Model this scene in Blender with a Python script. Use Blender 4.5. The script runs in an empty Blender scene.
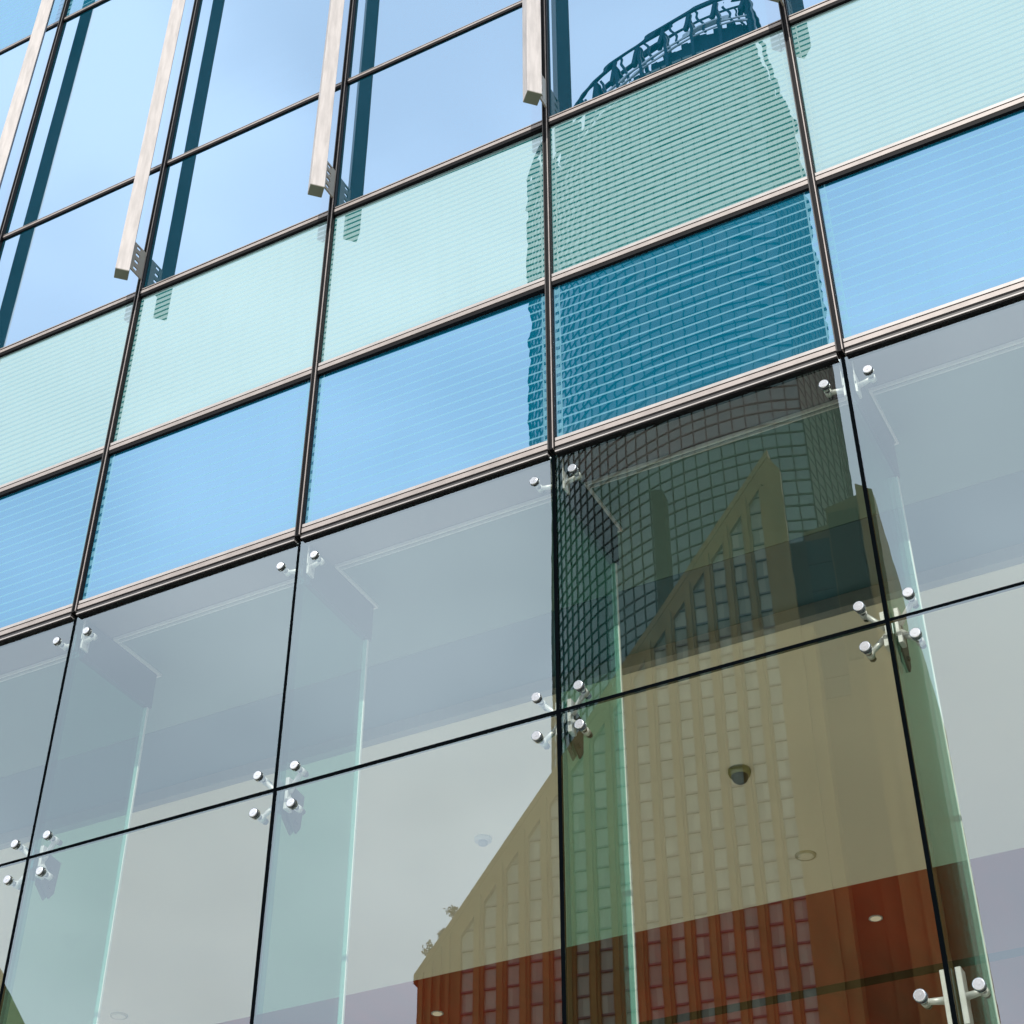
import bpy, bmesh, math, random
from mathutils import Vector, Matrix
random.seed(7)
R = math.radians
SC = bpy.context.scene

# ------------------------------------------------------------------ camera, world, sun, exposure
HD = 7.0245                      # height of the head of the lobby glazing (bottom of the framed panels)
CX, CY, CZ = 7.2675, -5.6742, 1.6
cam_d = bpy.data.cameras.new("camera")
cam = bpy.data.objects.new("camera", cam_d)
SC.collection.objects.link(cam)
yaw, pitch, roll, fpx = 0.486204, 0.673506, 0.0009576, 1672.91
fw = Vector((-math.sin(yaw)*math.cos(pitch), math.cos(yaw)*math.cos(pitch), math.sin(pitch)))
rt = Vector((math.cos(yaw), math.sin(yaw), 0.0))
up = rt.cross(fw)
r2 = rt*math.cos(roll) + up*math.sin(roll)
u2 = up*math.cos(roll) - rt*math.sin(roll)
M = Matrix((( r2.x, u2.x, -fw.x, CX), (r2.y, u2.y, -fw.y, CY), (r2.z, u2.z, -fw.z, CZ), (0, 0, 0, 1)))
cam.matrix_world = M
cam_d.sensor_width = 36.0
cam_d.sensor_fit = 'HORIZONTAL'
cam_d.lens = 36.0*fpx/1024.0
cam_d.clip_start = 0.05
cam_d.clip_end = 6000
SC.camera = cam

SUN = Vector((0.24, -1.0, 0.86)).normalized()
sun_el = math.asin(SUN.z)
sun_az = math.atan2(SUN.x, SUN.y)

w = bpy.data.worlds.new("World")
SC.world = w
w.use_nodes = True
nt = w.node_tree
for n in list(nt.nodes):
    nt.nodes.remove(n)
out = nt.nodes.new('ShaderNodeOutputWorld')
bg = nt.nodes.new('ShaderNodeBackground')
sky = nt.nodes.new('ShaderNodeTexSky')
sky.sky_type = 'NISHITA'
sky.sun_disc = False
sky.sun_elevation = sun_el
sky.sun_rotation = sun_az
sky.air_density = 1.0
sky.dust_density = 0.6
sky.ozone_density = 1.5
tc = nt.nodes.new('ShaderNodeTexCoord')
mp = nt.nodes.new('ShaderNodeMapping'); mp.inputs['Scale'].default_value = (1.0, 1.0, 1.6)
n1 = nt.nodes.new('ShaderNodeTexNoise'); n1.inputs['Scale'].default_value = 3.0; n1.inputs['Detail'].default_value = 3; n1.inputs['Roughness'].default_value = 0.5
cr = nt.nodes.new('ShaderNodeMapRange')
cr.inputs['From Min'].default_value = 0.36; cr.inputs['From Max'].default_value = 0.66
cr.inputs['To Min'].default_value = 0.70; cr.inputs['To Max'].default_value = 1.0
cr.interpolation_type = 'SMOOTHSTEP'
mx = nt.nodes.new('ShaderNodeMix'); mx.data_type = 'RGBA'
CLOUD = (15.6, 16.2, 17.6, 1)
mx.inputs[7].default_value = CLOUD
nt.links.new(tc.outputs['Generated'], mp.inputs['Vector'])
nt.links.new(mp.outputs[0], n1.inputs['Vector'])
nt.links.new(n1.outputs['Fac'], cr.inputs['Value'])
nt.links.new(cr.outputs[0], mx.inputs[0])
nt.links.new(sky.outputs[0], mx.inputs[6])
nt.links.new(mx.outputs[2], bg.inputs['Color'])
bg.inputs['Strength'].default_value = 0.1
nt.links.new(bg.outputs[0], out.inputs[0])

sd = bpy.data.lights.new("sun", 'SUN'); sd.energy = 4.3; sd.angle = R(0.5); sd.color = (1.0, 0.95, 0.88)
so = bpy.data.objects.new("sun", sd); SC.collection.objects.link(so)
so.rotation_euler = SUN.to_track_quat('Z', 'Y').to_euler()
so.location = (20, -30, 40)

SC.view_settings.view_transform = 'Standard'
SC.view_settings.look = 'None'
SC.view_settings.exposure = 0.0
SC.view_settings.gamma = 1.0
SC.cycles.max_bounces = 14
SC.cycles.diffuse_bounces = 5
SC.cycles.glossy_bounces = 6
SC.cycles.transmission_bounces = 6
SC.cycles.transparent_max_bounces = 32
SC.cycles.use_denoising = True
SC.cycles.caustics_reflective = False
SC.cycles.caustics_refractive = False

# ------------------------------------------------------------------ helpers
class G:
    """collects faces, then links them as ONE mesh"""
    def __init__(s):
        s.bm = bmesh.new()
    def box(s, x0, x1, y0, y1, z0, z1, mi=0, f=None):
        c = [(x0,y0,z0),(x1,y0,z0),(x1,y1,z0),(x0,y1,z0),(x0,y0,z1),(x1,y0,z1),(x1,y1,z1),(x0,y1,z1)]
        if f: c = [f(*q) for q in c]
        v = [s.bm.verts.new(q) for q in c]
        for q in ((0,3,2,1),(4,5,6,7),(0,1,5,4),(1,2,6,5),(2,3,7,6),(3,0,4,7)):
            s.bm.faces.new([v[i] for i in q]).material_index = mi
        return s
    def poly(s, pts, mi=0):
        s.bm.faces.new([s.bm.verts.new(q) for q in pts]).material_index = mi
        return s
    def prism(s, a, b, mi=0):
        """solid between two matching outlines"""
        va = [s.bm.verts.new(q) for q in a]; vb = [s.bm.verts.new(q) for q in b]
        s.bm.faces.new(va[::-1]).material_index = mi
        s.bm.faces.new(vb).material_index = mi
        n = len(va)
        for i in range(n):
            s.bm.faces.new([va[i], va[(i+1) % n], vb[(i+1) % n], vb[i]]).material_index = mi
        return s
    def rod(s, p, q, r0, r1=None, seg=16, mi=0, caps=True):
        p, q = Vector(p), Vector(q); r1 = r0 if r1 is None else r1
        d = (q-p).normalized(); a = d.orthogonal().normalized(); b = d.cross(a)
        A = [s.bm.verts.new(p + (a*math.cos(t)+b*math.sin(t))*r0) for t in [2*math.pi*i/seg for i in range(seg)]]
        B = [s.bm.verts.new(q + (a*math.cos(t)+b*math.sin(t))*r1) for t in [2*math.pi*i/seg for i in range(seg)]]
        for i in range(seg):
            fc = s.bm.faces.new([A[i], A[(i+1) % seg], B[(i+1) % seg], B[i]]); fc.material_index = mi; fc.smooth = True
        if caps:
            s.bm.faces.new(A[::-1]).material_index = mi; s.bm.faces.new(B).material_index = mi
        return s
    def beam(s, p, q, wd, ht, upv=(0,0,1), mi=0):
        p, q = Vector(p), Vector(q); d = (q-p).normalized()
        a = d.cross(Vector(upv)).normalized(); b = a.cross(d)
        c = []
        for o in (p, q):
            c += [o-a*wd/2-b*ht/2, o+a*wd/2-b*ht/2, o+a*wd/2+b*ht/2, o-a*wd/2+b*ht/2]
        v = [s.bm.verts.new(x) for x in c]
        for k in ((3,2,1,0),(4,5,6,7),(0,1,5,4),(1,2,6,5),(2,3,7,6),(3,0,4,7)):
            s.bm.faces.new([v[i] for i in k]).material_index = mi
        return s
    def lathe(s, prof, c, axis='z', seg=32, mi=0):
        rings = []
        for r, h in prof:
            ring = []
            for i in range(seg):
                t = 2*math.pi*i/seg
                ring.append(s.bm.verts.new((c[0]+r*math.cos(t), c[1]+r*math.sin(t), c[2]+h)))
            rings.append(ring)
        for A, B in zip(rings, rings[1:]):
            for i in range(seg):
                fc = s.bm.faces.new([A[i], A[(i+1) % seg], B[(i+1) % seg], B[i]]); fc.smooth = True; fc.material_index = mi
        s.bm.faces.new(rings[0]).material_index = mi
        s.bm.faces.new(rings[-1]).material_index = mi
        return s
    def mesh(s, name, mats, bevel=0.0, recalc=True):
        if recalc: bmesh.ops.recalc_face_normals(s.bm, faces=s.bm.faces[:])
        if bevel:
            bmesh.ops.bevel(s.bm, geom=s.bm.edges[:], offset=bevel, segments=1, affect='EDGES')
        me = bpy.data.meshes.new(name); s.bm.to_mesh(me); s.bm.free()
        for m in (mats if isinstance(mats, (list, tuple)) else [mats]): me.materials.append(m)
        return me
    def obj(s, name, mats, parent=None, loc=(0,0,0), bevel=0.0, label=None):
        return link(name, s.mesh(name, mats, bevel), parent, loc, label)

def link(name, me, parent=None, loc=(0,0,0), label=None):
    o = bpy.data.objects.new(name, me); SC.collection.objects.link(o)
    o.parent = parent; o.location = loc
    if label: o['label'] = label
    return o
def thing(name, label, cat, loc=(0,0,0), group=None):
    o = bpy.data.objects.new(name, None); SC.collection.objects.link(o); o.location = loc
    tag(o, label, cat, group); o.empty_display_size = 0.3
    return o
def tag(o, label=None, cat=None, group=None, kind=None):
    if label: o['label'] = label
    if cat: o['category'] = cat
    if group: o['group'] = group
    if kind: o['kind'] = kind
    return o

# ------------------------------------------------------------------ materials
def mat(name):
    m = bpy.data.materials.new(name); m.use_nodes = True
    t = m.node_tree
    for n in list(t.nodes): t.nodes.remove(n)
    o = t.nodes.new('ShaderNodeOutputMaterial')
    return m, t, o
def N(t, kind, **kw):
    n = t.nodes.new(kind)
    for k, v in kw.items():
        if k in n.inputs.keys(): n.inputs[k].default_value = v
        else: setattr(n, k, v)
    return n
def math_(t, op, a, b=None, c=None):
    n = t.nodes.new('ShaderNodeMath'); n.operation = op
    for i, x in enumerate((a, b, c)):
        if x is None: continue
        if isinstance(x, (int, float)): n.inputs[i].default_value = x
        else: t.links.new(x, n.inputs[i])
    return n.outputs[0]
def c4(c): return (c[0], c[1], c[2], 1)
def plain(name, col, rough=0.6, metal=0.0, var=0.12, scale=3.0, spec=0.5, bump=0.0, stretch=(1,1,1), dark=None):
    """Principled with a soft two-tone noise in the base colour"""
    m, t, o = mat(name)
    b = N(t, 'ShaderNodeBsdfPrincipled', Roughness=rough, Metallic=metal)
    b.inputs['Specular IOR Level'].default_value = spec
    tcn = N(t, 'ShaderNodeTexCoord'); mpn = N(t, 'ShaderNodeMapping', Scale=stretch)
    no = N(t, 'ShaderNodeTexNoise', Scale=scale, Detail=6, Roughness=0.6)
    t.links.new(tcn.outputs['Object'], mpn.inputs[0]); t.links.new(mpn.outputs[0], no.inputs[0])
    mxn = N(t, 'ShaderNodeMix', data_type='RGBA')
    k = dark if dark else tuple(x*(1-var*2) for x in col)
    mxn.inputs[6].default_value = c4(k); mxn.inputs[7].default_value = c4(tuple(min(1, x*(1+var*0.6)) for x in col))
    mr = N(t, 'ShaderNodeMapRange'); mr.inputs[1].default_value = 0.3; mr.inputs[2].default_value = 0.62
    t.links.new(no.outputs[0], mr.inputs[0]); t.links.new(mr.outputs[0], mxn.inputs[0])
    t.links.new(mxn.outputs[2], b.inputs['Base Color'])
    if bump:
        bp = N(t, 'ShaderNodeBump', Strength=0.4, Distance=bump)
        t.links.new(no.outputs[0], bp.inputs['Height']); t.links.new(bp.outputs[0], b.inputs['Normal'])
    t.links.new(b.outputs[0], o.inputs[0])
    return m
def wavy(t, amp, scale, roller=0.0):
    """real float glass is never flat: normal of each pane bent by a slow noise of its own"""
    tcn = N(t, 'ShaderNodeTexCoord'); oi = N(t, 'ShaderNodeObjectInfo'); ge = N(t, 'ShaderNodeNewGeometry')
    no = N(t, 'ShaderNodeTexNoise', noise_dimensions='4D', Scale=scale, Detail=1.0, Roughness=0.35)
    t.links.new(tcn.outputs['Object'], no.inputs['Vector'])
    t.links.new(math_(t, 'MULTIPLY', oi.outputs['Random'], 57.0), no.inputs['W'])
    s = N(t, 'ShaderNodeVectorMath', operation='SUBTRACT'); s.inputs[1].default_value = (0.5, 0.5, 0.5)
    t.links.new(no.outputs['Color'], s.inputs[0])
    k = N(t, 'ShaderNodeVectorMath', operation='MULTIPLY'); k.inputs[1].default_value = (amp, amp, amp)
    t.links.new(s.outputs[0], k.inputs[0])
    a = N(t, 'ShaderNodeVectorMath', operation='ADD')
    t.links.new(k.outputs[0], a.inputs[0]); t.links.new(ge.outputs['Normal'], a.inputs[1])
    last = a
    if roller:
        sp = N(t, 'ShaderNodeSeparateXYZ'); t.links.new(tcn.outputs['Object'], sp.inputs[0])
        nn = N(t, 'ShaderNodeTexNoise', noise_dimensions='1D', Scale=7.0, Detail=2.0)
        t.links.new(math_(t, 'ADD', sp.outputs[2], math_(t, 'MULTIPLY', oi.outputs['Random'], 31.0)), nn.inputs['W'])
        cx = math_(t, 'MULTIPLY', math_(t, 'SUBTRACT', nn.outputs[0], 0.5), roller)
        cb = N(t, 'ShaderNodeCombineXYZ'); t.links.new(cx, cb.inputs[0]); t.links.new(cx, cb.inputs[2])
        a2 = N(t, 'ShaderNodeVectorMath', operation='ADD')
        t.links.new(a.outputs[0], a2.inputs[0]); t.links.new(cb.outputs[0], a2.inputs[1]); last = a2
    nm = N(t, 'ShaderNodeVectorMath', operation='NORMALIZE'); t.links.new(last.outputs[0], nm.inputs[0])
    return nm.outputs[0]

def mirror_glass(name, tint, body, refl=0.86, amp=0.012, scale=0.9, roller=0.004):
    m, t, o = mat(name)
    g = N(t, 'ShaderNodeBsdfGlossy', Color=c4(tint), Roughness=0.0)
    t.links.new(wavy(t, amp, scale, roller), g.inputs['Normal'])
    d = N(t, 'ShaderNodeBsdfDiffuse', Color=c4(body))
    ms = N(t, 'ShaderNodeMixShader'); ms.inputs[0].default_value = refl
    t.links.new(d.outputs[0], ms.inputs[1]); t.links.new(g.outputs[0], ms.inputs[2]); t.links.new(ms.outputs[0], o.inputs[0])
    return m
PW, BAY = 1.456, 1.5
def soiled(t, shader, tcn):
    """a thin film of dust: faint run marks down the pane, a dirtier strip along its foot, more on some panes than others"""
    oi = N(t, 'ShaderNodeObjectInfo')
    mpn = N(t, 'ShaderNodeMapping', Scale=(16, 1, 0.7)); t.links.new(tcn.outputs['Object'], mpn.inputs[0])
    no = N(t, 'ShaderNodeTexNoise', noise_dimensions='4D', Scale=1.0, Detail=5, Roughness=0.65); t.links.new(mpn.outputs[0], no.inputs['Vector'])
    t.links.new(math_(t, 'MULTIPLY', oi.outputs['Random'], 91.0), no.inputs['W'])
    mr = N(t, 'ShaderNodeMapRange'); mr.inputs[1].default_value = 0.50; mr.inputs[2].default_value = 0.80; mr.inputs[4].default_value = 0.06
    t.links.new(no.outputs[0], mr.inputs[0])
    sp = N(t, 'ShaderNodeSeparateXYZ'); t.links.new(tcn.outputs['Object'], sp.inputs[0])
    foot = N(t, 'ShaderNodeMapRange'); foot.inputs[1].default_value = 0.0; foot.inputs[2].default_value = 0.10; foot.inputs[3].default_value = 0.09; foot.inputs[4].default_value = 0.0
    t.links.new(sp.outputs[2], foot.inputs[0])
    n2 = N(t, 'ShaderNodeTexNoise', Scale=130.0, Detail=2); t.links.new(tcn.outputs['Object'], n2.inputs['Vector'])
    spk = math_(t, 'MULTIPLY', math_(t, 'GREATER_THAN', n2.outputs[0], 0.745), 0.5)
    f = math_(t, 'ADD', math_(t, 'ADD', mr.outputs[0], foot.outputs[0]), math_(t, 'ADD', spk, math_(t, 'MULTIPLY', oi.outputs['Random'], 0.008)))
    du = N(t, 'ShaderNodeBsdfDiffuse', Color=(0.15, 0.22, 0.24, 1))
    m2 = N(t, 'ShaderNodeMixShader'); t.links.new(f, m2.inputs[0]); t.links.new(shader, m2.inputs[1]); t.links.new(du.outputs[0], m2.inputs[2])
    return m2.outputs[0]
def frit_glass(name, tint, body, frit, pitch, duty, refl_frit, amp, border):
    """coated glass with printed ceramic lines that stop short of the pane's edges"""
    m, t, o = mat(name)
    nrm = wavy(t, amp, 1.0, 0.006)
    g = N(t, 'ShaderNodeBsdfGlossy', Color=c4(tint), Roughness=0.0); t.links.new(nrm, g.inputs['Normal'])
    d = N(t, 'ShaderNodeBsdfDiffuse', Color=c4(body))
    clear = N(t, 'ShaderNodeMixShader'); clear.inputs[0].default_value = 0.86
    t.links.new(d.outputs[0], clear.inputs[1]); t.links.new(g.outputs[0], clear.inputs[2])
    fd = N(t, 'ShaderNodeBsdfDiffuse', Color=c4(frit))
    printed = N(t, 'ShaderNodeMixShader'); printed.inputs[0].default_value = refl_frit
    t.links.new(fd.outputs[0], printed.inputs[1]); t.links.new(g.outputs[0], printed.inputs[2])
    tcn = N(t, 'ShaderNodeTexCoord'); sp = N(t, 'ShaderNodeSeparateXYZ'); t.links.new(tcn.outputs['Object'], sp.inputs[0])
    x, z = sp.outputs[0], sp.outputs[2]
    st = math_(t, 'LESS_THAN', math_(t, 'FRACT', math_(t, 'DIVIDE', z, pitch)), duty)
    inside = math_(t, 'MULTIPLY', math_(t, 'GREATER_THAN', x, border), math_(t, 'LESS_THAN', x, PW-border))
    # a fine printed line runs up both sides, beyond it short dashes
    e = math_(t, 'MINIMUM', x, math_(t, 'SUBTRACT', PW, x))
    line = math_(t, 'MULTIPLY', math_(t, 'GREATER_THAN', e, border-0.006), math_(t, 'LESS_THAN', e, border+0.002))
    dash = math_(t, 'MULTIPLY', math_(t, 'MULTIPLY', math_(t, 'GREATER_THAN', e, 0.004), math_(t, 'LESS_THAN', e, border)),
                 math_(t, 'LESS_THAN', math_(t, 'FRACT', math_(t, 'DIVIDE', z, pitch)), 0.62))
    mask = math_(t, 'MAXIMUM', math_(t, 'MULTIPLY', st, inside), math_(t, 'MAXIMUM', line, dash))
    ms = N(t, 'ShaderNodeMixShader')
    t.links.new(mask, ms.inputs[0]); t.links.new(clear.outputs[0], ms.inputs[1]); t.links.new(printed.outputs[0], ms.inputs[2])
    t.links.new(soiled(t, ms.outputs[0], tcn), o.inputs[0])
    return m
def clear_glass(name, trans, ior, amp=0.0, scale=1.0):
    m, t, o = mat(name)
    tr = N(t, 'ShaderNodeBsdfTransparent', Color=c4(trans))
    g = N(t, 'ShaderNodeBsdfGlossy', Color=(0.79, 0.93, 0.98, 1), Roughness=0.0)
    lw = N(t, 'ShaderNodeLayerWeight', Blend=0.5)          # same from both sides, rises towards grazing
    f0 = ((ior-1)/(ior+1))**2
    fr5 = math_(t, 'ADD', math_(t, 'MULTIPLY', math_(t, 'POWER', lw.outputs['Facing'], 4.0), 1-f0), f0)
    if amp: t.links.new(wavy(t, amp, scale, 0.0007), g.inputs['Normal'])
    ms = N(t, 'ShaderNodeMixShader')
    t.links.new(fr5, ms.inputs[0]); t.links.new(tr.outputs[0], ms.inputs[1]); t.links.new(g.outputs[0], ms.inputs[2])
    t.links.new(ms.outputs[0], o.inputs[0])
    return m
def see_through(name, col):
    m, t, o = mat(name)
    tr = N(t, 'ShaderNodeBsdfTransparent', Color=c4(col)); t.links.new(tr.outputs[0], o.inputs[0])
    return m
def edge_glow(name, col):
    m, t, o = mat(name)
    a = N(t, 'ShaderNodeBsdfTranslucent', Color=c4(col)); b = N(t, 'ShaderNodeBsdfDiffuse', Color=c4(col))
    ms = N(t, 'ShaderNodeMixShader'); ms.inputs[0].default_value = 0.05
    t.links.new(a.outputs[0], ms.inputs[1]); t.links.new(b.outputs[0], ms.inputs[2]); t.links.new(ms.outputs[0], o.inputs[0])
    return m

m_vision = mirror_glass("blue_mirror_glass", (0.40, 0.53, 0.68), (0.0, 0.22, 0.34), 0.89, 0.008, 1.1, 0.004)
m_blue = frit_glass("blue_lined_glass", (0.255, 0.355, 0.475), (0.0, 0.50, 0.84), (0.15, 0.375, 0.49), 0.064, 0.17, 0.39, 0.006, 0.034)
m_green = frit_glass("green_lined_glass", (0.44, 0.505, 0.52), (0.04, 0.62, 0.64), (0.30, 0.48, 0.48), 0.0445, 0.66, 0.43, 0.006, 0.030)
m_lobby = clear_glass("lobby_glass", (0.84, 0.85, 0.80), 3.1, 0.0022, 0.7)
m_back = see_through("lobby_glass_rear", (0.97, 0.99, 0.98))
m_edge = plain("glass_edge", (0.01, 0.05, 0.05), 0.2)
m_fin = clear_glass("fin_glass", (0.58, 0.86, 0.81), 1.3)
m_finband = clear_glass("fin_glass_front", (0.20, 0.55, 0.60), 1.4)
m_finedge = edge_glow("fin_edge", (0.95, 1.0, 0.98))
m_alu = plain("champagne_aluminium", (0.32, 0.285, 0.265), 0.45, 0.15, 0.10, 9)
m_white = plain("pale_aluminium", (0.40, 0.375, 0.36), 0.4, 0.1, 0.08, 6)
m_black = plain("black_gasket_and_shade", (0.004, 0.004, 0.005), 0.6, spec=0.12)
m_sil = plain("black_silicone", (0.002, 0.003, 0.004), 0.9, spec=0.0)
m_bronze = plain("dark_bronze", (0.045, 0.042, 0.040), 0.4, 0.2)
m_rail = plain("weathered_white_rail", (0.46, 0.43, 0.41), 0.5, 0.0, 0.11, 4, stretch=(9, 9, 1.0))
m_railend = plain("dark_rail_cap", (0.16, 0.16, 0.11), 0.6)
m_plate = plain("grey_bracket", (0.30, 0.27, 0.22), 0.55)
m_steel = plain("polished_steel", (0.74, 0.75, 0.76), 0.22, 0.95, 0.05, 20)
m_darksteel = plain("dull_steel", (0.07, 0.075, 0.08), 0.45, 0.3)
m_arm = plain("satin_steel", (0.85, 0.87, 0.88), 0.45, 0.35, 0.05, 20)
m_strip = plain("mauve_grey_soffit", (0.23, 0.20, 0.23), 0.55, 0, 0.05, 0.8)
m_ceilA = plain("dark_grey_ceiling", (0.14, 0.25, 0.235), 0.5, 0, 0.08, 0.5)
m_ceilA2 = plain("slate_blue_ceiling", (0.055, 0.13, 0.17), 0.5, 0, 0.08, 0.5)
m_step = plain("step_grey", (0.24, 0.26, 0.26), 0.6)
m_ceilB = plain("warm_white_ceiling", (0.90, 0.84, 0.71), 0.8, 0, 0.04, 0.35)
m_ceilC = plain("terracotta_ceiling", (0.33, 0.024, 0.003), 0.55, 0, 0.22, 1.4, stretch=(1, 0.25, 1))
m_trim = plain("pale_trim", (0.75, 0.78, 0.78), 0.5)
m_wallin = plain("cream_wall", (0.72, 0.68, 0.60), 0.8)
m_floorin = plain("pale_stone_floor", (0.82, 0.78, 0.72), 0.45, 0, 0.08, 1.5)
m_slab = plain("concrete_slab", (0.30, 0.30, 0.29), 0.8)

# ------------------------------------------------------------------ ground
g = G().poly([(-3000,-3000,0),(3000,-3000,0),(3000,3000,0),(-3000,3000,0)])
m_ground = plain("pale_plaza_paving", (0.30, 0.29, 0.27), 0.85, 0, 0.15, 0.15)
tag(g.obj("ground", m_ground), kind='structure')
m, t, o = mat("paving_slabs")
br = N(t, 'ShaderNodeTexBrick', Scale=1.0); br.offset = 0.5
br.inputs['Color1'].default_value = (0.46, 0.44, 0.40, 1); br.inputs['Color2'].default_value = (0.38, 0.37, 0.34, 1); br.inputs['Mortar'].default_value = (0.14, 0.14, 0.13, 1)
br.inputs['Mortar Size'].default_value = 0.012; br.inputs['Brick Width'].default_value = 1.2; br.inputs['Row Height'].default_value = 0.6
tcn = N(t, 'ShaderNodeTexCoord'); b = N(t, 'ShaderNodeBsdfPrincipled', Roughness=0.7)
t.links.new(tcn.outputs['Object'], br.inputs[0]); t.links.new(br.outputs[0], b.inputs['Base Color']); t.links.new(b.outputs[0], o.inputs[0])
tag(G().box(-40, 40, -14, 0.0, -0.1, 0.12).obj("pavement", m), kind='structure')

# ------------------------------------------------------------------ the glass building
B = thing("glass_office_building", "facade of blue and green glass panels above a clear lobby with steel spider fittings", "building")
K0, K1 = -4, 9                                     # joints k*1.5 m
XL, XR = K0*BAY, K1*BAY
def Z(r): return HD + r
ROWS = dict(d=0.0, c=1.1986, b=2.551, a=3.867, u=6.561, t=7.76, s=9.11)

# panels between the mullions
def pane_mesh(name, z0, z1, mt, lo=0.045, hi=0.045):
    h = z1-z0-lo-hi
    gg = G(); gg.box(0, PW, 0, 0.028, 0, h)
    return gg.mesh(name, mt)
spec = [("spandrel_panel", 'd', 'c', m_blue, 0.063, 0.047, "blue panel with fine pale lines"),
        ("spandrel_panel", 'c', 'b', m_green, 0.041, 0.041, "pale green panel with close printed lines"),
        ("window_pane", 'b', 'a', m_vision, 0.033, 0.033, "blue mirror glass"),
        ("window_pane", 'a', 'u', m_vision, 0.020, 0.033, "tall blue mirror glass"),
        ("spandrel_panel", 'u', 't', m_blue, 0.020, 0.047, "blue panel with fine pale lines"),
        ("spandrel_panel", 't', 's', m_green, 0.041, 0.005, "pale green panel with close printed lines")]
for nm, r0, r1, mt, lo, hi, lb in spec:
    me = pane_mesh(nm, ROWS[r0], ROWS[r1], mt, lo, hi)
    for k in range(K0, K1):
        o = link(nm, me, B, (k*BAY+0.022, 0.0, Z(ROWS[r0])+lo), lb)
        # every pane sits a hair out of true, as set on site
        random.seed(k*13+len(lb)*7+ord(r0)); o.rotation_euler = (random.uniform(-1, 1)*0.0010, 0, random.uniform(-1, 1)*0.0010 + (0.0070 if k == 2 and r0 in 'dc' else 0))

# transoms, one per bay and level, butted between the mullions
def transom(r):  # black strips also paint the shade in the grooves and under the bars
    gg = G(); x0, x1 = 0.021, BAY-0.021
    def strip(z0, z1, d, mi): gg.box(x0 if mi != 2 else x0+.001, x1 if mi != 2 else x1-.001, -d, 0.03, z0, z1, mi)
    if r == 'd':
        strip(0.043, 0.062, 0.020, 0); strip(0.033, 0.043, 0.015, 2); strip(0.005, 0.033, 0.022, 1); strip(-0.010, 0.005, 0.019, 2)
        strip(-0.025, -0.010, 0.021, 3); strip(-0.032, -0.025, 0.024, 0); strip(-0.040, -0.032, 0.019, 2)
    elif r in 'ct':
        strip(0.020, 0.040, 0.020, 0); strip(0.009, 0.020, 0.015, 2); strip(-0.018, 0.009, 0.022, 1); strip(-0.046, -0.018, 0.019, 2)
    elif r == 'b':
        strip(0.024, 0.031, 0.018, 1); strip(0.010, 0.024, 0.015, 2); strip(-0.014, 0.010, 0.020, 1); strip(-0.040, -0.014, 0.018, 2)
    else:
        strip(0.015, 0.019, 0.012, 1); strip(0.005, 0.015, 0.011, 2); strip(-0.011, 0.005, 0.014, 1); strip(-0.032, -0.011, 0.012, 2)
    return gg.mesh("transom", [m_white, m_alu, m_black, m_bronze])
for r in 'dcbaut':
    me = transom(r)
    for k in range(K0, K1): link("transom", me, B, (k*BAY, 0, Z(ROWS[r])))

# vertical mullions: dark channel between two thin legs
gg = G()
za, zb = -0.004, 9.11
gg.box(-0.014, 0.0085, -0.020, 0.03, za, zb, 0)
gg.box(-0.0195, -0.014, -0.026, 0.03, za, zb, 2)
gg.box(0.0085, 0.0135, -0.028, 0.03, za, zb, 1)
gg.box(0.0135, 0.0205, -0.024, 0.03, za, zb, 0)
me = gg.mesh("mullion", [m_black, m_alu, m_bronze])
for k in range(K0, K1+1): link("mullion", me, B, (k*BAY, 0, HD))

# the sun-bleached square rails that stand off the mullions on slotted brackets
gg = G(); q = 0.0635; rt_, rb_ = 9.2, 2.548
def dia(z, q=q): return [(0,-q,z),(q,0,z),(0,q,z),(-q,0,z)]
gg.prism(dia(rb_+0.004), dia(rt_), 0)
gg.bm.faces.ensure_lookup_table(); bmesh.ops.recalc_face_normals(gg.bm, faces=gg.bm.faces[:]); gg.bm.normal_update()
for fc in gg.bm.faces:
    if fc.normal.y > 0.3: fc.material_index = 1           # rear faces coloured dark to paint the shade behind the rail
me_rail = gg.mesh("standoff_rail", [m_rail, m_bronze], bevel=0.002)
me_cap = G().prism(dia(rb_, 0.061), dia(rb_+0.004, 0.061)).mesh("end_cap", m_railend)
gg = G()
if True:
    z0, z1 = -0.125, 0.125
    # plate with four slots: built as a frame of strips round the openings
    a, b_, s0, s1 = 0.045, 0.175, 0.085, 0.125
    for (y0, y1, zz0, zz1) in [(a, s0, z0, z1), (s1, b_, z0, z1)] + [(s0, s1, z0+0.0+i*0.0625-0.0 + (0 if i == 0 else -0.011), z0+i*0.0625+0.022 if i < 4 else z1) for i in range(5)]:
        zz0 = max(z0, zz0); zz1 = min(z1, zz1)
        if zz1 > zz0: gg.box(-0.005, 0.005, y0, y1, zz0, zz1)
me_br = gg.mesh("bracket_plate", m_plate)
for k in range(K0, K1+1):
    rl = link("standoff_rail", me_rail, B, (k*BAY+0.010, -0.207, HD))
    link("end_cap", me_cap, rl)
    link("bracket_plate", me_br, rl, (0, 0, 2.79)); link("bracket_plate", me_br, rl, (0, 0, 8.6))

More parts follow.
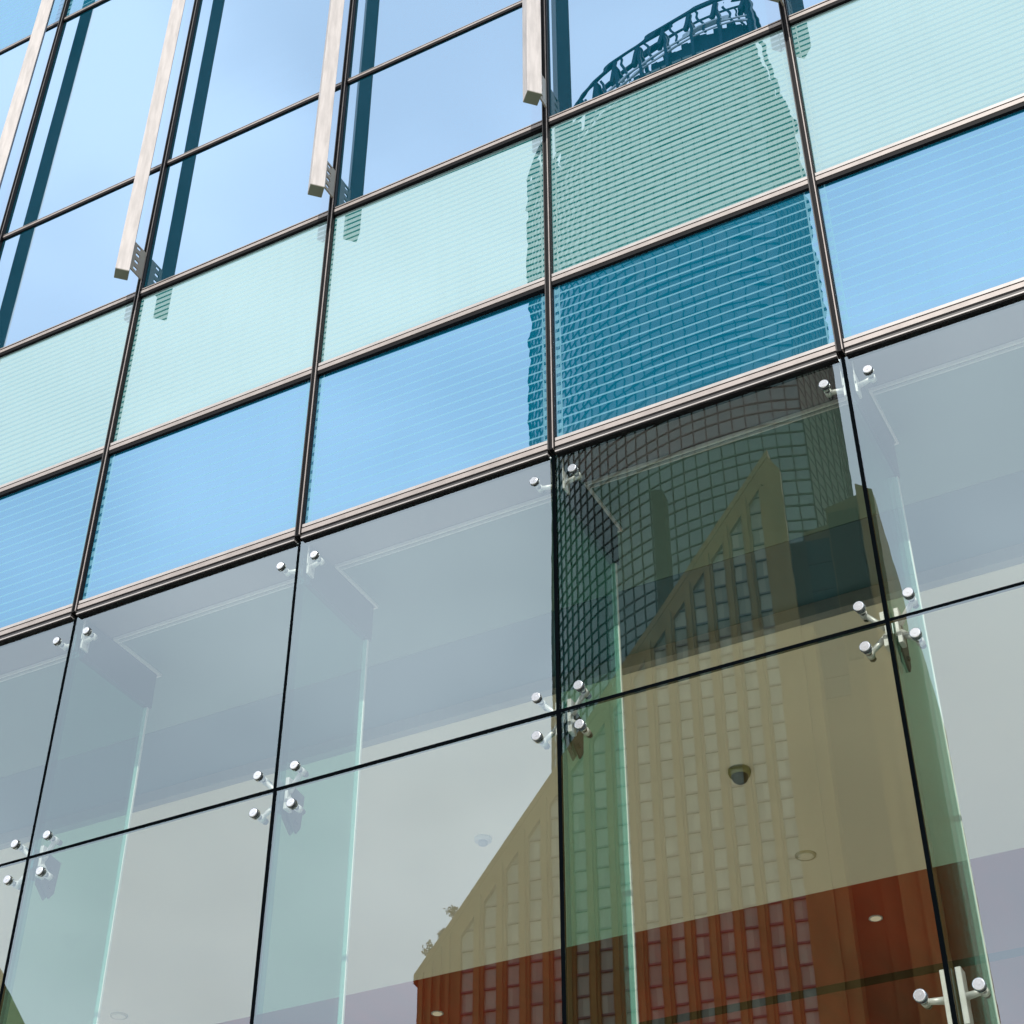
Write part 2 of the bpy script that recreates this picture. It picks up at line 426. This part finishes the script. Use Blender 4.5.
# lobby glazing ---------------------------------------------------------------
JZ = [0.0-0.029, -1.513, -4.60, -7.0245+0.12]
gap = 0.0095
def lobby_pane(h):
    gg = G(); w_ = BAY-2*gap
    v = [gg.bm.verts.new(c) for c in [(0,0,0),(w_,0,0),(w_,0.015,0),(0,0.015,0),(0,0,h),(w_,0,h),(w_,0.015,h),(0,0.015,h)]]
    for qd, mi in (((0,3,2,1),2),((4,5,6,7),2),((0,1,5,4),0),((1,2,6,5),2),((2,3,7,6),1),((3,0,4,7),2)):
        gg.bm.faces.new([v[i] for i in qd]).material_index = mi
    return gg.mesh("glass_pane", [m_lobby, m_back, m_edge])
for i in range(3):
    h = JZ[i]-JZ[i+1]-0.016
    me = lobby_pane(h)
    for k in range(K0, K1):
        o = link("glass_pane", me, B, (k*BAY+gap, 0, Z(JZ[i+1])+0.008), "clear lobby glass")
        random.seed(k*31+i*5); o.rotation_euler = (random.uniform(-1, 1)*0.0013, 0, random.uniform(-1, 1)*0.0012)
for k in range(K0, K1+1):
    G().box(-gap, gap, 0.001, 0.014, Z(JZ[3]), Z(JZ[0])).obj("joint_seal", m_sil, B, (k*BAY, 0, 0))
for i in (1, 2):
    G().box(XL, XR, 0.0005, 0.0145, -0.008, 0.008).obj("joint_seal", m_sil, B, (0, 0, Z(JZ[i])))

# glass fins behind every vertical joint
gg = G(); FT = 0.011; z0, z1 = 0.12, HD-0.03
def fin_part(y0, y1, ms, mfront, mback):
    v = [gg.bm.verts.new(c) for c in [(-FT,y0,z0),(FT,y0,z0),(FT,y1,z0),(-FT,y1,z0),(-FT,y0,z1),(FT,y0,z1),(FT,y1,z1),(-FT,y1,z1)]]
    qs = [((0,3,2,1),3),((4,5,6,7),3),((1,2,6,5),ms),((3,0,4,7),ms)]
    if mfront is not None: qs.append(((0,1,5,4), mfront))
    if mback is not None: qs.append(((2,3,7,6), mback))
    for qd, mi in qs: gg.bm.faces.new([v[i] for i in qd]).material_index = mi
fin_part(0.018, 0.060, 1, 3, None)
fin_part(0.060, 0.680, 0, None, 2)
me = gg.mesh("glass_fin", [m_fin, m_finband, m_finedge, m_back])
me_shoe = G().box(-0.020, 0.020, 0.10, 0.71, -0.245, -0.012).mesh("fin_shoe", plain("blue_grey_shoe", (0.05, 0.065, 0.09), 0.5))
me_es = G().box(-0.0150, 0.0150, 0.681, 0.693, 0.12, HD-0.25).mesh("edge_highlight", plain("white_edge_highlight", (0.88, 0.92, 0.88), 0.5, 0, 0.03, 3))  # added white strip, stands in for sunlight along the fin's inner edge
for k in range(K0, K1+1):
    fo = link("glass_fin", me, B, (k*BAY, 0, 0)); link("edge_highlight", me_es, fo)
    link("fin_shoe", me_shoe, B, (k*BAY, 0, HD))
    # pale edge trim of the ceiling notch round each shoe
    g2 = G(); t_ = 0.012
    g2.box(0.030, 0.030+t_, 0.29, 0.715, -0.018, 0.0); g2.box(-0.030-t_, -0.030, 0.29, 0.715, -0.018, 0.0)
    g2.box(-0.042, 0.042, 0.715, 0.727, -0.018, 0.0)
    g2.box(0.042, BAY-0.042, 0.292, 0.304, -0.018, 0.0); g2.box(0.042, BAY-0.042, 0.328, 0.336, -0.014, 0.0)
    g2.obj("ceiling_trim", m_trim, B, (k*BAY, 0, HD-0.002))

# spider fittings
def disc(gg, x, z):
    gg.rod((x, -0.014, z), (x, -0.011, z), 0.0195, 0.0240, 24)
    gg.rod((x, -0.011, z), (x, -0.001, z), 0.0240, 0.0240, 24, mi=1)
    gg.rod((x, -0.0152, z), (x, -0.014, z), 0.005, 0.006, 12)
    gg.rod((x, 0.016, z), (x, 0.030, z), 0.021, 0.018, 20)
    gg.rod((x, 0.030, z), (x, 0.100, z), 0.0125, 0.0125, 14, mi=1)
    gg.rod((x, 0.082, z), (x, 0.098, z), 0.0150, 0.0150, 6, mi=1)
me_bolt = {}
for sx in (-1, 1):
    for sz in (-1, 0, 1):
        g2 = G(); disc(g2, sx*0.105, sz*0.100); me_bolt[(sx, sz)] = g2.mesh("bolt", [m_steel, m_darksteel])
def arm(sx, sz):
    g2 = G(); p0 = Vector((sx*0.030, 0.080, sz*0.020)); p1 = Vector((sx*0.105, 0.058, sz*0.100))
    g2.rod(p0, p1, 0.0150, 0.0105, 12)
    g2.rod(p1+Vector((0, -0.012, 0)), p1+Vector((0, 0.016, 0)), 0.017, 0.017, 16)
    return g2.mesh("arm", m_arm)
me_arm = {k_: arm(*k_) for k_ in me_bolt}
def hub(kind):
    g2 = G()
    for s in (-1, 1):
        if kind == 'x':
            g2.box(s*0.030-0.010, s*0.030+0.010, 0.050, 0.100, 0.030, 0.085)
            g2.box(s*0.030-0.010, s*0.030+0.010, 0.050, 0.100, -0.085, -0.030)
            g2.box(s*0.022-0.008, s*0.022+0.008, 0.060, 0.095, -0.030, 0.030)
        elif kind == 't':
            g2.box(s*0.028-0.006, s*0.028+0.006, 0.050, 0.110, -0.055, 0.055)
            g2.box(s*0.030-0.003, s*0.030+0.003, 0.040, 0.052, 0.0, 0.130)
        else:
            g2.box(s*0.028-0.011, s*0.028+0.011, 0.055, 0.115, -0.105, 0.105)
    return g2.mesh("spider_fitting", m_arm, bevel=0.002)
def clamp(kind):
    g2 = G()
    for s in (-1, 1):
        x0, x1 = sorted((s*0.0125, s*0.021))
        if kind == 'x':
            a = [(x0, 0.10, 0.075), (x0, 0.215, 0.060), (x0, 0.205, -0.115), (x0, 0.175, -0.155), (x0, 0.10, -0.095)]
            b2 = [(x1, y, z) for (_, y, z) in a]
            g2.prism(a, b2)
            g2.rod((s*0.021, 0.155, 0.0), (s*0.030, 0.155, 0.0), 0.012, 0.012, 6); g2.rod((s*0.021, 0.165, -0.095), (s*0.030, 0.165, -0.095), 0.012, 0.012, 6)
        elif kind == 'm':
            g2.box(x0, x1, 0.075, 0.19, -0.10, 0.10)
    return g2.mesh("clamp_plate", m_darksteel) if kind != 't' else None
me_hub = {k_: hub(k_) for k_ in 'xtm'}
me_cl = {k_: clamp(k_) for k_ in 'xm'}
def spider(k, zr, kind):
    s = link("spider_fitting", me_hub[kind], B, (k*BAY, 0, Z(zr)))
    for key in ([(-1, 1), (1, 1), (-1, -1), (1, -1)] if kind == 'x' else [(-1, 0), (1, 0)]):
        link("bolt", me_bolt[key], s); link("arm", me_arm[key], s)
    if kind != 't': link("clamp_plate", me_cl[kind], s)
for k in range(K0, K1+1):
    spider(k, -0.160, 't'); spider(k, -1.513, 'x'); spider(k, -3.086, 'm'); spider(k, -4.60, 'x'); spider(k, -5.95, 'm')

# ceilings, floor and walls of the lobby
def slab(name, x0, x1, y0, y1, z0, z1, mt, lab=None):
    return G().box(x0, x1, y0, y1, z0, z1).obj(name, mt, B, (0, 0, 0), label=lab)
D = 16.0
slab("ceiling", XL, XR, 0.032, 0.292, HD, HD+0.10, m_strip, "mauve grey ceiling strip beside the glass")
slab("ceiling", XL, XR, 0.2935, 1.236, HD, HD+0.10, m_ceilA, "grey ceiling strip")
slab("ceiling", XL, XR, 1.242, 1.835, HD, HD+0.10, m_ceilA2, "slate blue ceiling strip")
slab("ceiling_step", XL, XR, 1.837, 1.90, HD-0.080, HD+0.10, m_step)
slab("ceiling", XL, XR, 1.902, 5.13, HD-0.081, HD+0.10, m_ceilB, "large warm white ceiling")
slab("ceiling", XL, XR, 5.134, 6.74, HD-0.079, HD+0.10, m_ceilC, "terracotta red ceiling")
slab("ceiling_groove", XL, XR, 6.742, 6.90, HD-0.0775, HD+0.10, plain("dark_red_groove", (0.035, 0.006, 0.002), 0.9, spec=0.0))
slab("ceiling", XL, XR, 6.902, D, HD-0.079, HD+0.10, m_ceilC, "terracotta red ceiling")
slab("lobby_floor", XL, XR, 0.02, D, -0.05, 0.12, m_floorin)
slab("interior_wall", XL-0.2, XL, 0.03, D, 0.0, HD+0.1, m_wallin)
slab("interior_wall", XR, XR+0.2, 0.03, D, 0.0, HD+0.1, m_wallin)
slab("interior_wall", XL-0.2, XR+0.2, D+0.002, D+0.2, 0.0, HD+0.1, m_wallin)
slab("upper_storeys", XL-0.2, XR+0.2, 0.032, D+0.2, HD+0.105, HD+9.25, m_slab)
slab("coping", XL-0.25, XR+0.25, -0.10, D+0.25, HD+9.255, HD+9.42, m_alu)

# ------------------------------------------------------------------ small things fixed to the lobby ceiling
cB = HD-0.081; cC = HD-0.079
t1 = thing("dome_camera", "black dome security camera under the pale lobby ceiling, in the middle of the tower's reflection", "security camera", (4.19, 3.24, cB))
G().lathe([(0.072, 0), (0.074, -0.018), (0.068, -0.040), (0.058, -0.044)], (0, 0, 0)).obj("housing", plain("olive_housing", (0.20, 0.20, 0.07), 0.5), t1)
G().lathe([(0.056, -0.040), (0.054, -0.060), (0.044, -0.080), (0.028, -0.092), (0.010, -0.097)], (0, 0, 0)).obj("dome", plain("black_dome", (0.004, 0.004, 0.004), 0.3, spec=0.1), t1)
m_det = plain("white_plastic", (0.62, 0.62, 0.62), 0.5)
t2 = thing("smoke_detector", "white smoke detector on the pale ceiling left of the sloping roof's reflection", "smoke detector", (2.31, 3.29, cB), "round detectors on the lobby ceiling")
G().lathe([(0.060, 0), (0.058, -0.022), (0.040, -0.026)], (0, 0, 0)).obj("base", m_det, t2)
G().lathe([(0.034, -0.026), (0.030, -0.048), (0.012, -0.052)], (0, 0, 0)).obj("sensor_head", plain("grey_plastic", (0.28, 0.28, 0.30), 0.5), t2)
def ring_fixture(x, y, z, lab):
    tt = thing("recessed_sensor", lab, "ceiling sensor", (x, y, z), "round detectors on the lobby ceiling")
    G().lathe([(0.074, 0), (0.072, -0.010), (0.060, -0.012)], (0, 0, 0)).obj("rim", plain("beige_rim", (0.55, 0.49, 0.34), 0.6), tt)
    G().lathe([(0.056, -0.012), (0.050, -0.016), (0.02, -0.017)], (0, 0, 0)).obj("cover", m_ceilB, tt)
ring_fixture(4.16, 4.54, cB, "beige round ceiling sensor near the red ceiling's edge, right of the window columns' reflection")
ring_fixture(-1.82, 4.61, cB, "beige round ceiling sensor at the lower left, between the two left glass fins")
m, t, o = mat("lit_lamp_lens")
em = N(t, 'ShaderNodeEmission', Color=(1.0, 0.86, 0.62, 1), Strength=0.55); t.links.new(em.outputs[0], o.inputs[0])
m_lamp = m
for x, y, lab in ((4.27, 5.73, "oval-looking lit downlight in the red ceiling at the right"), (0.52, 5.79, "dim lit downlight in the red ceiling at the foot of the sloping roof's reflection")):
    tt = thing("downlight", lab, "ceiling light", (x, y, cC), "downlights in the red ceiling")
    G().lathe([(0.052, 0), (0.052, -0.006), (0.044, -0.007)], (0, 0, 0)).obj("rim", m_det, tt)
    G().lathe([(0.040, -0.007), (0.036, -0.011), (0.01, -0.012)], (0, 0, 0)).obj("lens", m_lamp, tt)

# ------------------------------------------------------------------ buildings across the street, seen mirrored in the facade
CAMV = Vector((CX, CY, 0))
def across(vx, vy, zr, s):
    """a spot seen in the mirror -> where it stands across the street (facade plane is y = 0)"""
    return (CX + s*(vx-CX), -(CY + s*(vy-CY)), max(0.0, CZ + s*(zr+5.4245)))

# --- curved glass tower
TS = 1.15
Kp = Vector((-35.97, 158.74)); tu = Vector((0.9671, 0.2544)); tv = Vector((-0.2544, 0.9671))
def tw(a, b, z): 
    P = Kp + tu*a + tv*b
    return across(P.x, P.y, z, TS)
ctrl = [(0,0),(-4,-0.4),(-8,-0.2),(-12,0.6),(-16,1.75),(-19.2,3),(-22.5,4.7),(-25.3,6.5),(-27.7,8.4),(-30.3,10.8),(-32.6,13.5),(-34.6,16.2),(-36.6,19.1),(-39.2,24),(-40.6,29),(-41,36),(-39,44)]
def resample(pts, n):
    L = [0]
    for p, q in zip(pts, pts[1:]): L.append(L[-1]+math.dist(p, q))
    res = []
    for i in range(n+1):
        s = L[-1]*i/n
        j = max(0, min(len(pts)-2, next((k for k in range(len(L)-1) if L[k+1] >= s-1e-9), len(pts)-2)))
        f = (s-L[j])/(L[j+1]-L[j]); res.append((pts[j][0]+(pts[j+1][0]-pts[j][0])*f, pts[j][1]+(pts[j+1][1]-pts[j][1])*f))
    return res
ctrl = [(a, b_*(1+0.03*min(1, max(0, (-a-10)/10)))) for a, b_ in ctrl]
NC = 38
curve = resample(ctrl, NC)                                         # corner -> round to the far left
side = resample([(0,0),(4.4,14.6),(5.6,26),(4,40)], 14)            # corner -> the flank
Tw = thing("curved_glass_tower", "tallest mirrored building, a curved dark glass tower with gridded front and open crown", "tower", tw(-16, 20, -99))
org = Vector(Tw.location)
def tl(a, b, z): return Vector(tw(a, b, z)) - org
ZB, ZT = -7.0, 224.0
m, t, o = mat("tower_glass")
b = N(t, 'ShaderNodeBsdfPrincipled', Roughness=0.12)
b.inputs['IOR'].default_value = 1.45
vo = N(t, 'ShaderNodeTexNoise', Scale=0.12, Detail=3); tcn = N(t, 'ShaderNodeTexCoord'); t.links.new(tcn.outputs['Object'], vo.inputs[0])
mm = N(t, 'ShaderNodeMix', data_type='RGBA'); mm.inputs[6].default_value = (0.07, 0.115, 0.11, 1); mm.inputs[7].default_value = (0.13, 0.18, 0.16, 1)
t.links.new(vo.outputs[0], mm.inputs[0]); t.links.new(mm.outputs[2], b.inputs['Base Color']); t.links.new(b.outputs[0], o.inputs[0])
m_tower = m
m_grid = plain("tower_frames", (0.006, 0.008, 0.006), 0.8, spec=0.02)
gg = G()
loop = side[::-1] + curve[1:] + [(-20, 62), (-6, 58)]
gg.prism([tl(a, b_, ZB) for a, b_ in loop], [tl(a, b_, ZT) for a, b_ in loop])
m_flank = plain("tower_flank", (0.11, 0.125, 0.10), 0.9, 0, 0.1, 0.1, spec=0.0)
gg.bm.faces.ensure_lookup_table()
gg.bm.normal_update()
ns = len(side)-1
for i in range(ns): gg.bm.faces[2+i].material_index = 1      # flank glass painted matte and dim in place of its grazing reflection
gg.obj("wall", [m_tower, m_flank], Tw)
def outward(pts, d):
    res = []
    for i, p in enumerate(pts):
        a = pts[max(0, i-1)]; c = pts[min(len(pts)-1, i+1)]
        tx, ty = c[0]-a[0], c[1]-a[1]; L = math.hypot(tx, ty); nx, ny = ty/L, -tx/L
        # outward is away from the tower's middle (-16, 24)
        if (p[0]+16)*nx + (p[1]-24)*ny < 0: nx, ny = -nx, -ny
        res.append((p[0]+nx*d, p[1]+ny*d))
    return res
lv = []
z = ZB+3
while z < ZT-0.3:
    lv += [z, z+1.72]; z += 4.10
levels = lv
def band(gg, pts, z0, z1, d0, d1):
    A, Bq = outward(pts, d0), outward(pts, d1)
    for i in range(len(pts)-1):
        q = [A[i], A[i+1], Bq[i+1], Bq[i]]
        gg.prism([tl(a, b_, z0) for a, b_ in q], [tl(a, b_, z1) for a, b_ in q])
for pts, wv in ((curve, 0.13), (side, 0.12)):
    gg = G()
    for z in levels: band(gg, pts, z-0.125, z+0.125, -0.05, 0.10)
    A, Bq = outward(pts, -0.05), outward(pts, 0.14)
    for i in range(len(pts)):
        a, c = A[i], Bq[i]
        j = i+1 if i+1 < len(pts) else i-1
        dx, dy = pts[j][0]-pts[i][0], pts[j][1]-pts[i][1]; L = math.hypot(dx, dy); dx, dy = dx/L*wv/2, dy/L*wv/2
        q = [(a[0]-dx, a[1]-dy), (a[0]+dx, a[1]+dy), (c[0]+dx, c[1]+dy), (c[0]-dx, c[1]-dy)]
        gg.prism([tl(x, y, ZB) for x, y in q], [tl(x, y, ZT) for x, y in q])
    gg.obj("window_frame", m_grid, Tw)
# open steel crown
m_crown = plain("crown_steel", (0.02, 0.055, 0.085), 0.7, spec=0.1)
cr_pts = resample(ctrl[:14], 44)
def ztop(i): return 237.0 - 7.0*(1-math.cos(min(1, i/24)*math.pi))/2
gg = G()
for off, hz in ((0.4, 0.0), (-1.6, -0.3)):
    P = outward(cr_pts, off)
    for i in range(len(P)-1): gg.beam(tl(*P[i], ztop(i)+hz), tl(*P[i+1], ztop(i+1)+hz), 0.6, 0.6)
gg.obj("crown_ring", m_crown, Tw)
gg = G(); P = outward(cr_pts, 0.3)
for dz in (-5.4, -6.6):
    for i in range(len(P)-1): gg.beam(tl(*P[i], ztop(i)+dz), tl(*P[i+1], ztop(i+1)+dz), 0.35, 0.4)
gg.obj("crown_rail", plain("pale_crown_rail", (0.45, 0.5, 0.52), 0.5), Tw)
gg = G(); P0 = outward(cr_pts, 0.2); P1 = outward(cr_pts, -3.5)
for i in range(0, len(P0), 4):
    gg.beam(tl(*P0[i], ZT-1), tl(*P0[i], ztop(i)-0.3), 0.7, 0.6, (1, 0, 0))
    gg.beam(tl(*P1[i], ZT-1), tl(*P0[i], ztop(i)-0.5), 0.7, 0.7, (1, 0, 0))
    if i+2 < len(P0): 
        gg.beam(tl(*P0[i], ztop(i)-0.6), tl(*P0[i+1], ztop(i)-4.5), 1.0, 0.7, (1, 0, 0))
        gg.beam(tl(*P0[i+3 if i+3 < len(P0) else i], ztop(i)-1.5), tl(*P0[i+2], ztop(i)-7.5), 0.5, 0.5, (1, 0, 0))
gg.obj("crown_post", m_crown, Tw)
gg = G()
inner = outward(cr_pts, -0.9)
for i in range(len(inner)-1):
    q = [inner[i], inner[i+1]]; q2 = outward(cr_pts, -2.4)[i:i+2][::-1]
    hh = ztop(i)-6.7 + (i*37 % 5)*0.35
    gg.prism([tl(a, b_, 218) for a, b_ in q+q2], [tl(a, b_, hh) for a, b_ in q+q2])
gg.obj("plant_screen", m_crown, Tw)
gg = G()
for k in range(7):                                                  # fan of struts at the corner of the crown
    gg.beam(tl(0.2+k*0.45, 0.5+k*1.5, ZT), tl(-2+k*0.8, 1+k*1.6, 236-k*1.4), 0.35, 0.35, (1, 0, 0))
gg.beam(tl(0.3, 0.4, ZT), tl(0.3, 0.4, 238), 1.2, 1.2, (1, 0, 0)); gg.beam(tl(0.3, 0.4, 238), tl(5.2, 20, 224), 0.8, 0.8)
gg.obj("crown_strut", m_crown, Tw)

# --- stone building with a raking roofline
SS = 1.35
A0 = Vector((-21.15, 90.2)); se = Vector((0.9902, 0.1400)); sn = Vector((-0.1400, 0.9902))
def st(e, w_, z):
    P = A0 + se*e + sn*w_
    return across(P.x, P.y, z, SS)
S = thing("stone_office_building", "olive-tan stone building with raking roofline and tall slit windows, mirrored in the lower glazing", "building", st(-10, 8, -99))
sorg = Vector(S.location)
def sl(e, w_, z): return Vector(st(e, w_, z)) - sorg
m_stone = plain("tan_stone", (0.185, 0.128, 0.044), 0.9, 0, 0.14, 0.35, spec=0.05, stretch=(1, 1, 0.35))
m_stone2 = plain("shaded_tan_stone", (0.095, 0.072, 0.026), 0.9, 0, 0.14, 0.3, spec=0.05, stretch=(1, 1, 0.35))  # darker copy of the tan stone, shade of recess and rear in its colour
m, t, o = mat("stone_building_glass")
b = N(t, 'ShaderNodeBsdfPrincipled', Roughness=0.08); b.inputs['IOR'].default_value = 1.45
tcn = N(t, 'ShaderNodeTexCoord'); sp = N(t, 'ShaderNodeSeparateXYZ'); t.links.new(tcn.outputs['Object'], sp.inputs[0])
fl = math_(t, 'FLOOR', math_(t, 'DIVIDE', sp.outputs[2], 1.47*SS)); fx = math_(t, 'FLOOR', math_(t, 'DIVIDE', sp.outputs[0], 1.62*SS))
cb = N(t, 'ShaderNodeCombineXYZ'); t.links.new(fl, cb.inputs[0]); t.links.new(fx, cb.inputs[1])
wn = N(t, 'ShaderNodeTexWhiteNoise'); t.links.new(cb.outputs[0], wn.inputs[0])
mm = N(t, 'ShaderNodeMix', data_type='RGBA'); mm.inputs[6].default_value = (0.17, 0.185, 0.125, 1); mm.inputs[7].default_value = (0.33, 0.34, 0.24, 1)
t.links.new(wn.outputs[0], mm.inputs[0]); t.links.new(mm.outputs[2], b.inputs['Base Color']); t.links.new(b.outputs[0], o.inputs[0])
m_sglass = m
SL = (77.95-40.8)/27.5
def roofz(e): return 77.95 + SL*min(0.0, e)
ZG = -7.2
E0 = -27.5
# body behind the front
gg = G()
prof = [(E0+0.3, ZG), (0.1, ZG), (0.1, 76.5), (0.0, roofz(0)-0.6), (E0+0.3, roofz(E0)-0.6)]
gg.prism([sl(e, 0.55, z) for e, z in prof], [sl(e, 3.0, z) for e, z in prof])
low = [(E0+0.3, ZG), (0.80, ZG), (0.80, 58), (-15, 58), (E0+0.3, roofz(E0)-0.6)]
gg.prism([sl(e, 3.01, z) for e, z in low], [sl(e, 15, z) for e, z in low])
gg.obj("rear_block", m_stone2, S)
# raking head band
gg = G(); bt = 1.9
q = [(E0, roofz(E0)), (0, roofz(0)), (0.85, 76.3), (0.85, 72.0), (-0.60, roofz(-0.60)-bt), (E0, roofz(E0)-bt)]
gg.prism([sl(e, -0.02, z) for e, z in q], [sl(e, 0.54, z) for e, z in q])
q = [(E0-0.3, roofz(E0)-0.1), (0.1, roofz(0)+0.55), (0.1, roofz(0)-0.1), (E0-0.3, roofz(E0)-0.75)]
gg.prism([sl(e, -0.06, z) for e, z in q], [sl(e, 3.1, z) for e, z in q])
gg.obj("roof_band", m_stone, S)
# piers with a raised rib, glass columns between
pitch, ww = 1.62, 0.92
cols = [-1.33-pitch*i for i in range(15)]
gg = G()
edges = [(-0.92, 0.85)] + [(c-pitch+ww/2, c-ww/2) for c in cols[:-1]] + [(E0, cols[-1]-ww/2)]
for e0, e1 in edges:
    z1 = lambda e: roofz(e)-bt+0.5
    a = [(e0, ZG), (e1, ZG), (e1, min(74, z1(e1))), (e0, z1(e0) if e0 > E0+0.1 else z1(E0))]
    gg.prism([sl(e, 0.0, z) for e, z in a], [sl(e, 0.53, z) for e, z in a])
    if e1-e0 < 0.9:
        m0 = (e0+e1)/2
        a = [(m0-0.17, ZG), (m0+0.17, ZG), (m0+0.17, z1(m0+0.17)+0.3), (m0-0.17, z1(m0-0.17)+0.3)]
        gg.prism([sl(e, -0.26, z) for e, z in a], [sl(e, 0.02, z) for e, z in a])
for i in range(4):
    m0 = E0+0.35+i*0.62
    a = [(m0-0.12, ZG), (m0+0.12, ZG), (m0+0.12, roofz(m0+0.12)-0.7), (m0-0.12, roofz(m0-0.12)-0.7)]
    gg.prism([sl(e, -0.28, z) for e, z in a], [sl(e, 0.02, z) for e, z in a])
gg.obj("pier_wall", m_stone, S)
for c in cols:
    g2 = G(); e0, e1 = c-ww/2, c+ww/2
    a = [(e0-.02, ZG), (e1+.02, ZG), (e1+.02, roofz(e1)-bt+0.4), (e0-.02, roofz(e0)-bt+0.4)]
    g2.prism([sl(e, 0.34, z) for e, z in a], [sl(e, 0.50, z) for e, z in a])
    wn_ = g2.obj("window", m_sglass, S)
    g3 = G(); z = ZG+0.6
    while z < roofz(c)-bt: 
        g3.prism([sl(e, 0.20, zz) for e, zz in ((e0, z), (e1, z), (e1, z+0.13), (e0, z+0.13))], [sl(e, 0.335, zz) for e, zz in ((e0, z), (e1, z), (e1, z+0.13), (e0, z+0.13))])
        z += 1.47
    g3.obj("spandrel_strip", m_bronze, wn_)
# stepped right-hand wing
def wing(name, e0, e1, w0, zt0, zt1, mt, lab=None):
    a = [(e0, ZG), (e1, ZG), (e1, zt1), (e0, zt0)]
    return G().prism([sl(e, w0, z) for e, z in a], [sl(e, 14.9, z) for e, z in a]).obj(name, mt, S, label=lab)
wing("wing_wall", 0.86, 1.75, 0.25, 62.0, 62.0, m_stone)
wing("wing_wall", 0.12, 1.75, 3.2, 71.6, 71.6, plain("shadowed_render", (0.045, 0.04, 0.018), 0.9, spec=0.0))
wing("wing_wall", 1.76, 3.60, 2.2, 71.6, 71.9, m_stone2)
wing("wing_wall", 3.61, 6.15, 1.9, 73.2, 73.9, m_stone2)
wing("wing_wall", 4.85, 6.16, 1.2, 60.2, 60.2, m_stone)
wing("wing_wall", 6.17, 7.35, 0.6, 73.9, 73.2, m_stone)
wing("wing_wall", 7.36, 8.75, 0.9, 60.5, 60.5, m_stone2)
m_dkglass = plain("dark_wing_glass", (0.010, 0.024, 0.020), 0.5, spec=0.05)
g2 = G(); a = [(1.80, 57.5), (3.58, 57.5), (3.58, 70.6), (1.80, 70.6)]
g2.prism([sl(e, 2.05, z) for e, z in a], [sl(e, 2.19, z) for e, z in a]); dw = g2.obj("window", m_dkglass, S, label="dark glazed bay")
g2 = G()
for z in (59.0, 61.3, 63.6, 66.0, 68.4): g2.prism([sl(e, 1.95, zz) for e, zz in ((1.80, z), (3.58, z), (3.58, z+.12), (1.80, z+.12))], [sl(e, 2.045, zz) for e, zz in ((1.80, z), (3.58, z), (3.58, z+.12), (1.80, z+.12))])
g2.obj("glazing_bar", m_black, dw)
g2 = G(); a = [(3.75, 60.0), (5.9, 60.0), (5.9, 72.4), (3.75, 72.4)]
g2.prism([sl(e, 1.55, z) for e, z in a], [sl(e, 1.89, z) for e, z in a]); g2.obj("penthouse_shade_panel", plain("penthouse_shade", (0.020, 0.018, 0.007), 0.9, spec=0.0), S)  # dark panel painting the shade on the penthouse front
# slim dark shaft rising behind the rake
g2 = G(); a = [(-9.55, 50), (-8.60, 50), (-8.60, 77.6), (-9.55, 77.9)]
g2.prism([sl(e, 0.8, z) for e, z in a], [sl(e, 2.3, z) for e, z in a]); g2.obj("flue_shaft", plain("dark_flue", (0.03, 0.035, 0.02), 0.9, spec=0.0), S)

# --- rooftop shrubs on the rake
m_leaf = plain("shrub_leaf", (0.05, 0.07, 0.03), 0.6, 0, 0.3, 2)
m_twig = plain("shrub_twig", (0.07, 0.05, 0.03), 0.8)
def shrub(e, h, seed, lab):
    rnd = random.Random(seed)
    base = Vector(st(e, 0.2, roofz(e)+0.25))
    T = thing("rooftop_shrub", lab, "shrub", base, "shrubs on the raking roof")
    gs = G(); gl = G()
    for i in range(6):
        tip = Vector((rnd.uniform(-.45, .45)*h, rnd.uniform(-.4, .4)*h, h*rnd.uniform(.6, 1.0)))
        mid = tip*0.5 + Vector((rnd.uniform(-.1, .1), rnd.uniform(-.1, .1), 0))
        gs.rod((0, 0, -0.2), mid, 0.05, 0.035, 6); gs.rod(mid, tip, 0.035, 0.015, 6)
        for j in range(34):
            p = tip + Vector((rnd.gauss(0, .16)*h, rnd.gauss(0, .16)*h, rnd.gauss(0, .13)*h))
            a = Vector((rnd.uniform(-1, 1), rnd.uniform(-1, 1), rnd.uniform(-.5, 1))).normalized()*rnd.uniform(.09, .17)
            b2 = a.orthogonal().normalized()*0.07
            gl.poly([p-a, p+b2, p+a, p-b2])
    gs.obj("stem", m_twig, T); gl.obj("foliage", m_leaf, T)
shrub(-26.9, 1.15, 3, "leafy shrub lowest on the raking roof, at its left corner")
shrub(-25.95, 0.7, 4, "smallest and sparsest shrub, between two larger ones on the raking roof")
shrub(-25.1, 1.15, 5, "leafy shrub highest up the raking roof")

# --- low block with a leaning roof beam, mirrored at the bottom left corner
L = thing("low_corner_building", "brown building with a slanting roof beam, only its roof mirrored at the bottom left corner", "building", across(-76, 76, -99, 1.0))
lo = Vector(L.location)
def ll(x, y, z): return Vector(across(x, y, z, 1.0)) - lo
m_low = plain("brown_stone", (0.20, 0.14, 0.05), 0.8)
ga = G()
p0, p1 = Vector((-77.5, 65.1, 50.1)), Vector((-65.4, 77.2, 25.9))
ga.beam(ll(*p0), ll(*p1), 1.6, 1.9); ga.obj("roof_beam", m_low, L)
G().prism([ll(-82, 66, -6.9), ll(-66, 78, -6.9), ll(-70, 84, -6.9), ll(-86, 72, -6.9)], [ll(-82, 66, 26), ll(-66, 78, 26), ll(-70, 84, 26), ll(-86, 72, 26)]).obj("wall", m_low, L)
